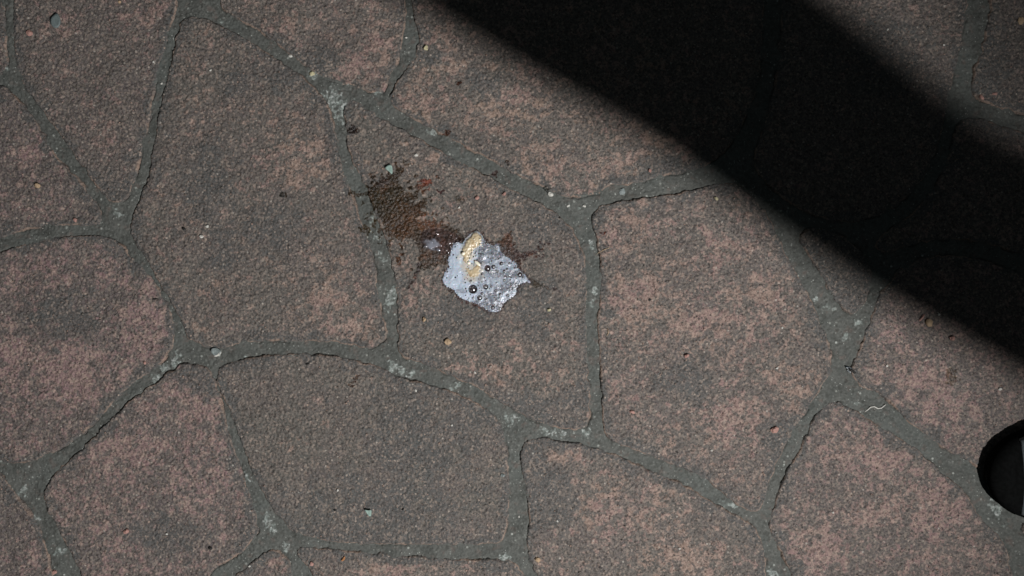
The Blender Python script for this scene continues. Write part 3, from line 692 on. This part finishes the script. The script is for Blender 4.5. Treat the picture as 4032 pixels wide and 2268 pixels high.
gF = 'pale leaf and paint flakes lying on the paving'; gP = 'small loose pebbles on the paving'; gW = 'tiny white chips on the paving'; gD = 'dark specks of debris on the paving'
flake('leaf_fragment', [(1517,664),(1532,652),(1546,653),(1549,672),(1547,690),(1540,684),(1530,674)], T_green, lift=.0022, curl=.0004, label='pale green three cornered leaf scrap at the top of the brown splash', cat='leaf scrap', group=gF, tiltdir=(.05, .12))
flake('leaf_fragment', [(1439,1999),(1452,2004),(1467,2001),(1466,2016),(1465,2027),(1456,2026),(1447,2014)], T_green, lift=.0022, curl=.0006, label='pale green leaf scrap alone on the bottom middle stone', cat='leaf scrap', group=gF, tiltdir=(.02, .10))
flake('grey_flake', [(212,80),(222,68),(238,58),(250,80),(250,100),(240,118),(222,116),(212,100)], T_grey, lift=.0022, curl=.0012, label='round blue grey flake near the top left corner of the photo', cat='flake', group=gF, tiltdir=(-.04, .02))
flake('yellow_chip', [(1667,198),(1680,181),(1688,190),(1684,195),(1688,202),(1680,204)], T_cream, thick=.0008, lift=.0022, curl=.0003, label='pale yellow chip beside the joint below the upper shadow edge', cat='chip', group=gF)
flake('white_shell', [(838,1372),(848,1368),(866,1372),(876,1384),(872,1394),(858,1401),(846,1397),(836,1384)], T_shell, thick=.0014, lift=.0012, curl=.0022, label='cupped grey shell piece with a bright rim at the joint fork left of centre', cat='shell piece', group=gF)
flake('shell_rim', [(846,1400),(860,1397),(870,1386),(876,1382),(877,1390),(866,1400),(854,1404)], T_white, thick=.0006, lift=.0030, curl=.0004, label='bright white crescent sliver on the lower rim of the grey shell piece', cat='sliver')
for (px, py, a, b, c, mt, rot, lab) in [
 (1765,1345,13,12,9,T_tan,0,'round tan pebble on the centre stone below the foam'),
 (1672,1258,7,10,8,T_tan,-.4,'small upright tan pebble just below left of the foam'),
 (3651,1270,12,15,11,T_tan,.3,'largest tan pebble on the right stone beside a pink splinter'),
 (3624,1252,15,5,6,T_pink,.95,'pink splinter lying beside the tan pebble on the right stone'),
 (3744,1331,11,10,8,T_pink,0,'pink pebble on the right stone nearest the shadow edge'),
 (2700,1400,11,7,7,T_pink,.5,'flat pink pebble in the middle of the right centre stone'),
 (505,2088,11,10,8,T_pink,0,'pink pebble on the bottom left stone'),
 (4038-106,1531,8,6,6,T_white,0,'pale pebble on the right stone above the shoe'),
 (157,733,11,11,8,T_tan,0,'yellow round pebble on the left stone above the curved joint'),
 (303,867,7,8,6,T_pink,0,'pink grain on the upper lip of the curved left joint'),
 (820,892,7,6,6,T_white,.6,'upper white pebble of the pair on the big left stone'),
 (798,932,9,6,6,T_white,0,'lower white pebble of the pair on the big left stone'),
 (2818,783,9,6,6,T_cream,-.5,'pale yellow pebble on the stone lip beside the shadow'),
 (2168,766,13,9,6,T_white,-.5,'white lump in the mortar where two joints fork'),
 (1145,222,8,6,4,T_white,-.4,'white pebble in the upper diagonal joint'),
 (1231,292,11,9,5,T_cream,.3,'pale green lump in the widened joint beside the mossy patch'),
 (2450,755,11,12,4,T_shell,0,'round grey pimple in the mortar left of the shadow'),
 (2487,1620,11,7,6,T_pink,-.4,'small pink pebble low on the right centre stone'),
 (2162,1220,8,7,6,T_cream,0,'cream pebble between the foam and the upright joint'),
 (3056,1448,6,4,4,T_white,.6,'white oblong chip near the right edge of the right centre stone'),
 (1880,780,8,8,6,T_pink,0,'pale pink pebble right of the brown splash'),
 (1986,765,8,6,6,T_pink,.6,'pink pebble beside the lower edge of the diagonal joint'),
 (2557,673,6,8,6,T_pink,0,'small orange pink pebble on the top stone above the side joint'),
 (1640,613,8,6,5,T_white,.2,'pearly chip on the top of the centre stone'),
 (125,135,13,12,7,T_pink,0,'broad pink pebble near the top left corner'),
 (2042,2078,1,1,1,T_white,0,''),
 (3045,1690,16,13,8,T_pink,.2,'pink lump on the lower edge of the right centre stone'),
 (1355,2196,11,5,5,T_rust,.9,'orange sliver below the bottom joint'),
 (1231,2216,7,8,6,T_pink,.5,'pink pebble below the bottom left fork'),
 (216,2252,10,8,6,T_pink,0,'pink pebble at the bottom edge near the left corner'),
 (2117,2200,10,9,8,T_tan,0,'tan pebble on the left lip of the bottom right of centre stone'),
 (1980,1868,9,7,6,T_shell,0,'grey green pebble on the right edge of the bottom middle stone'),
 (2085,753-0,1,1,1,T_white,0,''),
 (575,1430-2,6,6,5,T_pink,0,'pinkish grain on the left stone below the upright joint'),
 (3912,372,11,6,5,T_pink,0,'pink chip on the top right stone'),
 (3858,386,11,7,5,T_pink,-1.0,'orange pink lip chip at the corner of the top right stone'),
 (4012,85,12,15,6,T_tan,0,'yellowish pebble at the right edge near the top corner'),
 (475,11+0,7,6,5,T_tan,0,'tan grain at the top edge left of centre'),
 (2300,812,7,5,4,T_white,-.6,'tiny white chip at the right of the joint fork'),
 (2237,811,8,5,4,T_white,.4,'tiny white chip in the middle of the joint fork'),
 (1808,818,5,4,5,T_white,0,'tiny pale chip between the splash and the foam')]:
    if a < 2: continue
    rock('pebble', px, py, a, b, c, mt, rot, lab, 'pebble', gP)
for (px, py, lab) in [(609,247,'tiny white chip on the second stone from the left at the top'),(638,330,'tiny white chip in the steep joint at the top left'),(835,281,'tiny white chip on the upper big left stone'),
  (1333,2018-92,'tiny white chip left of the leaf scrap on the bottom stone'),(1639,1536,'tiny white chip under the lime crust'),(1870,1466,'tiny white chip near the lower edge of the centre stone'),
  (1780,1672,'tiny white chip on the bottom middle stone near its right end'),(2194,2049,'tiny white chip on the mossy dark patch'),(2043,2035,'tiny white chip in the lower upright joint'),(2799,1771,'tiny white chip on the right centre stone near its lower tip'),
  (3274,2014,'tiny white chip on the lower right stone'),(3487,1440,'tiny white chip on the right stone near the insect'),(3076,1290,'tiny white chip left of the wide joint'),(3709,181,'tiny white chip in the lit corner beyond the shadow'),
  (3486,122,'tiny white chip just beyond the shadow at the top right'),(1600,150,'tiny white chip in the joint beside the top shadow'),(3691,1238,'tiny white chip above the pink pebble on the right'),(985,2230-3,'tiny white chip near the bottom left fork'),(660,2100,'tiny cream chip on the bottom left stone'),(2673,2155,'tiny white chip low on the bottom right of centre stone')]:
    rock('white_chip', px, py, 5.5, 4.5, 4.5, T_white, random.uniform(0, 3), lab, 'chip', gW, sub=1)
# dark specks
for (px, py, a, b, rot, lab) in [(1322,2005,7,5,.5,'small dark ant like speck left of the green leaf scrap'),(1588,2003,7,3,.7,'tiny dark dash right of the green leaf scrap'),(833,2155,9,6,-.4,'dark chip at the lower right of the bottom left stone'),
  (615,1177,11,4,0,'dark flat chip at the bend of the left joint'),(729,903,8,7,0,'dark blue speck left of the two white pebbles'),(3540+0,1318,4,3,0,'tiny dark grain on the right stone below its pebbles'),(2203,858,5,4,0,'small dark hole like speck at the joint below the fork'),(2556,1180,8,6,.3,'dark speck on the right centre stone'),(1213,1432,8,4,.3,'dark speck below the curved bottom joint')]:
    rock('dark_speck', px, py, a, b, 4, T_dark, rot, lab, 'speck', gD, sub=1)
# insect in the joint
ins = empty('dead_insect', (*P2(3348, 1457), 0)); tag(ins, 'small dark winged insect lying in the wide joint on the right', 'insect')
zi = float(H(*[np.array(v) for v in P2(3348, 1457)]))
iinv = Matrix.Translation(ins.location).inverted()
def ik(o): o.parent = ins; o.matrix_parent_inverse = iinv; return o
o = rock('body', 3352, 1460, 17, 5, 5, T_dark, -.55, '', ''); [o.pop(k, None) for k in ('label', 'category')] if False else None
for k in ('label', 'category', 'group'):
    if k in o: del o[k]
ik(o)
T_wing = simple('dark_wing', (.03, .045, .05), .3, .2, 900, spec=.6)
for w in ([(3322,1441),(3345,1444),(3364,1455),(3358,1463),(3338,1456)], [(3330,1452),(3345,1462),(3360,1471),(3348,1470),(3336,1462)]):
    o = flake('wing', w, T_wing, thick=.0002, lift=.0012, curl=.0003); 
    for k in ('label', 'category'):
        if k in o: del o[k]
    ik(o)
def tube(name, pts, r, mat, parent=None, n=6):
    V, F = [], []
    for i, p in enumerate(pts):
        a = Vector(pts[max(0, i - 1)]); b = Vector(pts[min(len(pts) - 1, i + 1)]); d = (b - a).normalized(); s_ = d.cross(Vector((0, 0, 1))).normalized(); u = s_.cross(d)
        rr = r * (1 if 0 < i < len(pts) - 1 else .5)
        for k in range(n): t = 2 * math.pi * k / n; V.append(Vector(p) + s_ * math.cos(t) * rr + u * math.sin(t) * rr)
    for i in range(len(pts) - 1):
        for k in range(n): F.append((i * n + k, i * n + (k + 1) % n, (i + 1) * n + (k + 1) % n, (i + 1) * n + k))
    F.append(tuple(range(n))[::-1]); F.append(tuple((len(pts) - 1) * n + k for k in range(n)))
    return mesh_obj(name, [tuple(v) for v in V], F, mat, parent)
def ground_pts(pl, lift):
    out = []
    for p in pl:
        x, y = P2(*p); out.append((x, y, float(H(np.array(x), np.array(y))) + lift))
    return out
for leg in ([(3358,1458),(3366,1452),(3372,1460)], [(3350,1466),(3352,1474),(3360,1478)], [(3338,1462),(3336,1472)]):
    ik(tube('leg', ground_pts(leg, .0008), .00018, T_dark))
# pale thread in the lower right joint, hair by the corner stone
o = tube('white_thread', ground_pts([(3402,1621),(3414,1612),(3425,1602),(3440,1600),(3455,1608),(3470,1606),(3480,1598),(3487,1592)], .0006), .00055, T_white)
tag(o, 'bent pale thread lying in the joint above the lower right stone', 'thread')
o = tube('dry_stalk', ground_pts([(2345,1003),(2375,985),(2400,975)], .0006), .0003, T_tan); tag(o, 'short dry stalk on the left rim of the right centre stone', 'stalk')
o = tube('dry_stalk', ground_pts([(2390,1290),(2394,1310),(2388,1322)], .0006), .0004, T_tan); tag(o, 'tiny forked straw on the right centre stone below its middle', 'stalk')

# grit: thousands of grains, one object each colour
def grit(name, n, mat, rmin, rmax, label, seed, only=None):
    r = np.random.default_rng(seed); x = r.uniform(X0 + .01, X1 - .01, n * 2); y = r.uniform(Y0 + .01, Y1 - .01, n * 2)
    ii = ((x - X0) / G).astype(int); jj = ((y - Y0) / G).astype(int); D = D_all[jj, ii]
    if only == 'joint': k = D < 0
    elif only == 'stone': k = D > .002
    else: k = np.ones(len(x), bool)
    x, y = x[k][:n], y[k][:n]; n = len(x); z = H(x, y); rad = rmin + (rmax - rmin) * r.random(n) ** 2.5
    base = np.array([(1, 0, 0), (0, 1, 0), (-1, 0, 0), (0, -1, 0), (0, 0, 1), (0, 0, -1)], float)
    tri = np.array([(0, 1, 4), (1, 2, 4), (2, 3, 4), (3, 0, 4), (1, 0, 5), (2, 1, 5), (3, 2, 5), (0, 3, 5)])
    an = r.uniform(0, 6.28, n); ca, sa = np.cos(an), np.sin(an); sc = rad[:, None] * r.uniform(.6, 1.3, (n, 3))
    v = base[None] * sc[:, None] * (1 + .25 * r.standard_normal((n, 6, 3)))
    vx = v[..., 0] * ca[:, None] - v[..., 1] * sa[:, None] + x[:, None]; vy = v[..., 0] * sa[:, None] + v[..., 1] * ca[:, None] + y[:, None]; vz = v[..., 2] * .8 + z[:, None] + rad[:, None] * .25
    V = np.stack([vx, vy, vz], -1).reshape(-1, 3); F = (tri[None] + (np.arange(n) * 6)[:, None, None]).reshape(-1, 3)
    o = mesh_obj(name, V, F, mat, smooth=False); tag(o, label, 'grit', kind='stuff'); return o
grit('grit', 5200, simple('grit_tan', (.27, .19, .15), .7, .35, 60), .0003, .00095, 'tan and pink sand grains scattered over the stones', 61, 'stone')
grit('grit', 4200, simple('grit_grey', (.14, .125, .105), .7, .3, 60), .0003, .0010, 'grey brown sand grains scattered over the stones', 62, 'stone')
grit('grit', 1300, simple('grit_mortar', (.20, .22, .19), .7, .3, 60), .0003, .0007, 'pale green grey sand grains in the joints', 63, 'joint')
grit('grit', 260, simple('grit_white', (.52, .50, .45), .45, .15, 60), .0003, .0007, 'sparse white sand grains over the whole paving', 64)

# ------------------------------------------------------------------ the photographer: shoe at the right edge, the unseen rest added to cast the shadow band
T_rub = simple('black_rubber', (.0055, .0058, .0056), 1.0, .2, 300, bump=.0001, spec=.0); T_up = simple('grey_canvas', (.10, .115, .12), .85, .15, 900, .0006)
T_cloth = simple('dark_jacket_cloth', (.03, .032, .04), .9, .2, 700); T_jean = simple('dark_blue_denim', (.035, .045, .075), .9, .2, 900)
T_skin = simple('skin', (.42, .25, .18), .5, .06, 200, .0002, sub=.1); T_hair = simple('dark_hair', (.02, .014, .01), .6, .3, 800)

person = empty('person', (.70, -.30, 0)); tag(person, 'person crouching at the right edge, only a black soled grey shoe toe in view, the unseen rest added for its cast shadow', 'person')
pinv = Matrix.Translation(person.location).inverted()
def pk(o): o.parent = person; o.matrix_parent_inverse = pinv; return o

def loft(name, secs, mat, cap=True):
    """secs: list of rings (lists of equal length)"""
    n = len(secs[0]); V = [p for s_ in secs for p in s_]; F = []
    for i in range(len(secs) - 1):
        for k in range(n): F.append((i * n + k, i * n + (k + 1) % n, (i + 1) * n + (k + 1) % n, (i + 1) * n + k))
    if cap: F.append(tuple(range(n))[::-1]); F.append(tuple((len(secs) - 1) * n + k for k in range(n)))
    o = mesh_obj(name, V, F, mat); bm = bmesh.new(); bm.from_mesh(o.data); bmesh.ops.recalc_face_normals(bm, faces=bm.faces); bm.to_mesh(o.data); bm.free()
    return o

def shoe(toe, ang, length=.275, hw=.046):
    ca, sa = math.cos(ang), math.sin(ang)
    def T(u, v, z): return (toe[0] + u * ca - v * sa, toe[1] + u * sa + v * ca, z)
    def width(t):   # t 0..1 toe to heel
        w = math.sqrt(max(0, 1 - (1 - min(1, t / .20)) ** 2)) * (1 - .28 * smooth01((t - .35) / .3)) if t < .9 else .72 * math.sqrt(max(0, 1 - ((t - .9) / .1) ** 2))
        return hw * w
    ts = [.5 - .5 * math.cos(math.pi * i / 26) for i in range(27)]
    def ring(scale, z, off=0):
        L = [T(off + t * (length - 2 * off), width(t) * scale, z + .006 * max(0, 1 - t / .2) ** 2) for t in ts]
        Rr = [T(off + t * (length - 2 * off), -width(t) * scale, z + .006 * max(0, 1 - t / .2) ** 2) for t in ts[1:-1]]
        return L + Rr[::-1]
    root = empty('shoe', (toe[0], toe[1], 0))
    sole = loft('sole', [ring(.93, .0022, .004), ring(1.0, .006), ring(1.0, .012, .001), ring(.97, .016, .005), ring(.90, .018, .012)], T_rub)
    # upper: height profile along the foot
    secs = []
    m = 20
    for t in [.090, .10, .115, .15, .18, .22, .28, .36, .45, .55, .66, .78, .88, .95, .985]:
        h = .030 + (.030 * smooth01((t - .08) / .14)) + .055 * smooth01((t - .28) / .32) - (.010 if t > .93 else 0)
        w = width(t) * .93
        h = .024 + (.030 * smooth01((t - .08) / .14)) if t < .28 else h
        secs.append([T(t * length, w * math.cos(a) * (1 if math.sin(a) < .3 else 1), .020 + (h - .020) * max(0, math.sin(a)) ** .8 if math.sin(a) > 0 else .018) for a in [2 * math.pi * k / m for k in range(m)]])
    upper = loft('upper', secs, T_up)
    out = [sole, upper]
    cap = []
    for t in [.0004, .003, .008, .016, .03, .05, .07, .09]:
        w = width(t) * 1.005; h = .012 + .012 * smooth01(t / .08)
        cap.append([T(t * length, w * math.cos(a), .010 + (h - .010) * max(0, math.sin(a)) ** .6 if math.sin(a) > 0 else .008) for a in [2 * math.pi * k / m for k in range(m)]])
    out.append(loft('toe_cap', cap, T_rub))
    for k in range(4):
        u = length * (.38 + .06 * k); z = .062 + .009 * k + .004
        out.append(tube('lace', [T(u, -.022, z - .010), T(u, -.012, z), T(u, 0, z + .002), T(u, .012, z), T(u, .022, z - .010)], .0026, T_rub))
    for o in out: o.parent = root; o.matrix_parent_inverse = Matrix.Translation(root.location).inverted()
    pk(root); return root
tx_, ty_ = P2(3850, 1858)
shoe((tx_, ty_), math.radians(1), hw=.0415); shoe((.50, -.52), math.radians(-6))

def skin(name, verts, edges, radii, mat, sub=2, root=0):
    me = bpy.data.meshes.new(name); me.from_pydata(verts, edges, [])
    o = bpy.data.objects.new(name, me); C.objects.link(o)
    sk = o.modifiers.new('skin', 'SKIN'); sk.use_smooth_shade = True
    for i, v in enumerate(me.skin_vertices[0].data):
        r = radii[i]; v.radius = r if isinstance(r, tuple) else (r, r); v.use_root = (i == root)
    sb = o.modifiers.new('sub', 'SUBSURF'); sb.levels = sub; sb.render_levels = sub
    dg = bpy.context.evaluated_depsgraph_get(); dg.update()
    nm = bpy.data.meshes.new_from_object(o.evaluated_get(dg)); o.modifiers.clear(); o.data = nm; nm.materials.clear(); nm.materials.append(mat)
    bpy.data.meshes.remove(me); return o

# joints (metres)
HIPR, HIPL, PEL = (.88, -.20, .42), (.88, -.36, .42), (.90, -.28, .44)
KNR, KNL = (.529, -.037, .50), (.58, -.57, .50)  # right knee posed to shade the top right corner
ANR, ANL = (.655, -.150, .10), (.735, -.500, .10)
SHR, SHL, CH, NK = (.69, -.12, .86), (.74, -.42, .86), (.73, -.28, .84), (.69, -.31, .94)
HD = (.630, -.44, 1.06)
HANDL, HANDR = (.085, -.086, .716), (.085, .040, .716)
ELL = (.590, -.382, .735)
WRL = (.140, -.120, .722); WRR = (.150, .035, .724); ELR = (.42, -.03, .76)
# trousers
pk(skin('trousers', [PEL, HIPR, KNR, (.61, -.09, .30), (.655, -.142, .125), HIPL, KNL, (.66, -.535, .30), (.725, -.505, .125), (.88, -.28, .52)],
        [(0, 1), (1, 2), (2, 3), (3, 4), (0, 5), (5, 6), (6, 7), (7, 8), (0, 9)], [.11, .095, .068, .058, .050, .095, .068, .058, .050, .12], T_jean))
jk = [(.905, -.28, .43), (.82, -.28, .66), CH, SHR, ELR, (.28, .005, .735), WRR, SHL, ELL, (.520, -.3530, .735), (.470, -.3225, .733), (.4295, -.2875, .731), (.3950, -.2630, .730), (.3555, -.2410, .728), (.309, -.2140, .727), WRL, NK]
pk(skin('jacket', jk, [(0, 1), (1, 2), (2, 3), (3, 4), (4, 5), (5, 6), (2, 7), (7, 8), (8, 9), (9, 10), (10, 11), (11, 12), (12, 13), (13, 14), (14, 15), (2, 16)],
        [.150, .125, .12, .062, .044, .036, .030, .060, .0400, .0285, .0310, .0370, .0360, .0375, .034, .0310, .055], T_cloth))  # left sleeve radii shaped to cast the shadow band over the stones
# body: head, neck and hands as one skinned surface hidden in the sleeves between them
bv_ = [(.80, -.28, .70), (.73, -.28, .86), NK, (.665, -.365, .99), HD, (.60, -.475, 1.135), SHR, ELR, WRR, HANDR, SHL, ELL, WRL, HANDL, PEL, HIPR, KNR, ANR, HIPL, KNL, ANL]
be_ = [(0, 1), (1, 2), (2, 3), (3, 4), (4, 5), (1, 6), (6, 7), (7, 8), (8, 9), (1, 10), (10, 11), (11, 12), (12, 13), (0, 14), (14, 15), (15, 16), (16, 17), (14, 18), (18, 19), (19, 20)]
br_ = [.09, .09, .05, .05, .088, .07, .045, .034, .022, .026, .045, .024, .022, .026, .08, .07, .05, .035, .07, .05, .035]
def fingers(hand, side):
    hx, hy, hz = hand; h_i = bv_.index(hand)
    for k in range(4):
        L = [.075, .082, .078, .062][k]; y0 = hy + (k - 1.5) * .017
        a = len(bv_); bv_.extend([(hx - .028, y0, hz + .010), (hx - .028 - L * .45, y0, hz + .014), (hx - .028 - L * .8, y0 - side * .004, hz + .006)]); be_.extend([(h_i, a), (a, a + 1), (a + 1, a + 2)]); br_.extend([.0095, .0085, .0075])
    a = len(bv_); bv_.extend([(hx - .004, hy - side * .030, hz + .016), (hx - .030, hy - side * .044, hz + .022)]); be_.extend([(h_i, a), (a, a + 1)]); br_.extend([.011, .009])
fingers(HANDL, -1); fingers(HANDR, 1)
body = pk(skin('body', bv_, be_, br_, T_skin, root=0))
# face looks down and left, towards the phone
fd_ = Vector((-.78, .22, -.58)).normalized(); up_ = Vector((-.35, -.55, .76)); side_ = fd_.cross(up_).normalized(); up_ = side_.cross(fd_).normalized(); hc = Vector(HD) + Vector((-.005, -.01, .02))
def fpt(a, b, c): return hc + fd_ * a + side_ * b + up_ * c
def blob(name, p, sc, mat):
    o = mesh_obj(name, us, uf, mat); R3m = Matrix((side_, fd_, up_)).transposed().to_4x4()
    o.matrix_world = Matrix.Translation(p) @ R3m @ Matrix.Diagonal((*sc, 1)); mw = o.matrix_world.copy(); o.parent = person; o.matrix_parent_inverse = pinv; o.matrix_basis = mw; return o
T_eye = simple('eye_white', (.7, .7, .68), .2, .02)
for s_ in (-1, 1):
    blob('eye', fpt(.084, .031 * s_, .012), (.012, .010, .008), T_eye); blob('ear', fpt(.0, .086 * s_, 0), (.010, .020, .032), T_skin)
blob('nose', fpt(.100, 0, -.012), (.013, .016, .024), T_skin); blob('mouth', fpt(.086, 0, -.048), (.024, .008, .007), simple('lips', (.35, .14, .12), .4, .05))
blob('hair', fpt(-.022, 0, .028), (.094, .096, .094), T_hair)

# head torch strapped to the forehead: thing of its own
ht = empty('head_torch', tuple(LP)); tag(ht, 'head torch outside the picture, worn by the crouching person at the right edge', 'torch')
q = ldir.to_track_quat('Z', 'Y')
def cyl(name, r, h, off, mat, n=28):
    V, F = [], []
    for z in (0, h):
        for k in range(n): V.append((r * math.cos(2 * math.pi * k / n), r * math.sin(2 * math.pi * k / n), z))
    for k in range(n): F.append((k, (k + 1) % n, n + (k + 1) % n, n + k))
    F.append(tuple(range(n))[::-1]); F.append(tuple(n + k for k in range(n)))
    o = mesh_obj(name, V, F, mat, smooth=False); o.parent = ht; o.rotation_mode = 'QUATERNION'; o.rotation_quaternion = q; o.location = ldir * off; return o
cyl('housing', .017, .028, -.040, T_rub)
ml = NT('torch_lens'); ml.b.inputs['Emission Color'].default_value = (1, .97, .92, 1); ml.b.inputs['Emission Strength'].default_value = 3
cyl('lens', .013, .002, -.0115, ml.m)
sp = []
for i in range(24):
    a = 2 * math.pi * i / 24; sp.append(tuple(hc + side_ * math.cos(a) * .096 + fd_ * math.sin(a) * .098 + up_ * .045 - LP))
sp.append(sp[0]); o = tube('strap', sp, .006, T_rub); o.parent = ht

# the phone the picture is taken with: just above and behind the lens
ph = empty('phone', (.045, -.02, CAM_Z + .010)); tag(ph, 'thin black phone outside the picture, held flat above the paving', 'phone')
def rbox(name, sx, sy, sz, mat, parent, loc, bev=.006):
    bm = bmesh.new(); bmesh.ops.create_cube(bm, size=1); bmesh.ops.scale(bm, vec=(sx, sy, sz), verts=bm.verts)
    bmesh.ops.bevel(bm, geom=[e for e in bm.edges if abs(e.verts[0].co.z - e.verts[1].co.z) > sz * .5], offset=bev, segments=4, affect='EDGES')
    me = bpy.data.meshes.new(name); bm.to_mesh(me); bm.free(); me.materials.append(mat); o = bpy.data.objects.new(name, me); C.objects.link(o); o.parent = parent; o.location = loc; return o
T_ph = simple('phone_shell', (.02, .02, .022), .3, .05, spec=.5)
rbox('case', .155, .074, .007, T_ph, ph, (0, 0, .0035)); rbox('screen', .148, .068, .0006, simple('screen_glass', (.01, .01, .012), .1, .02, spec=.6), ph, (0, 0, .0074))
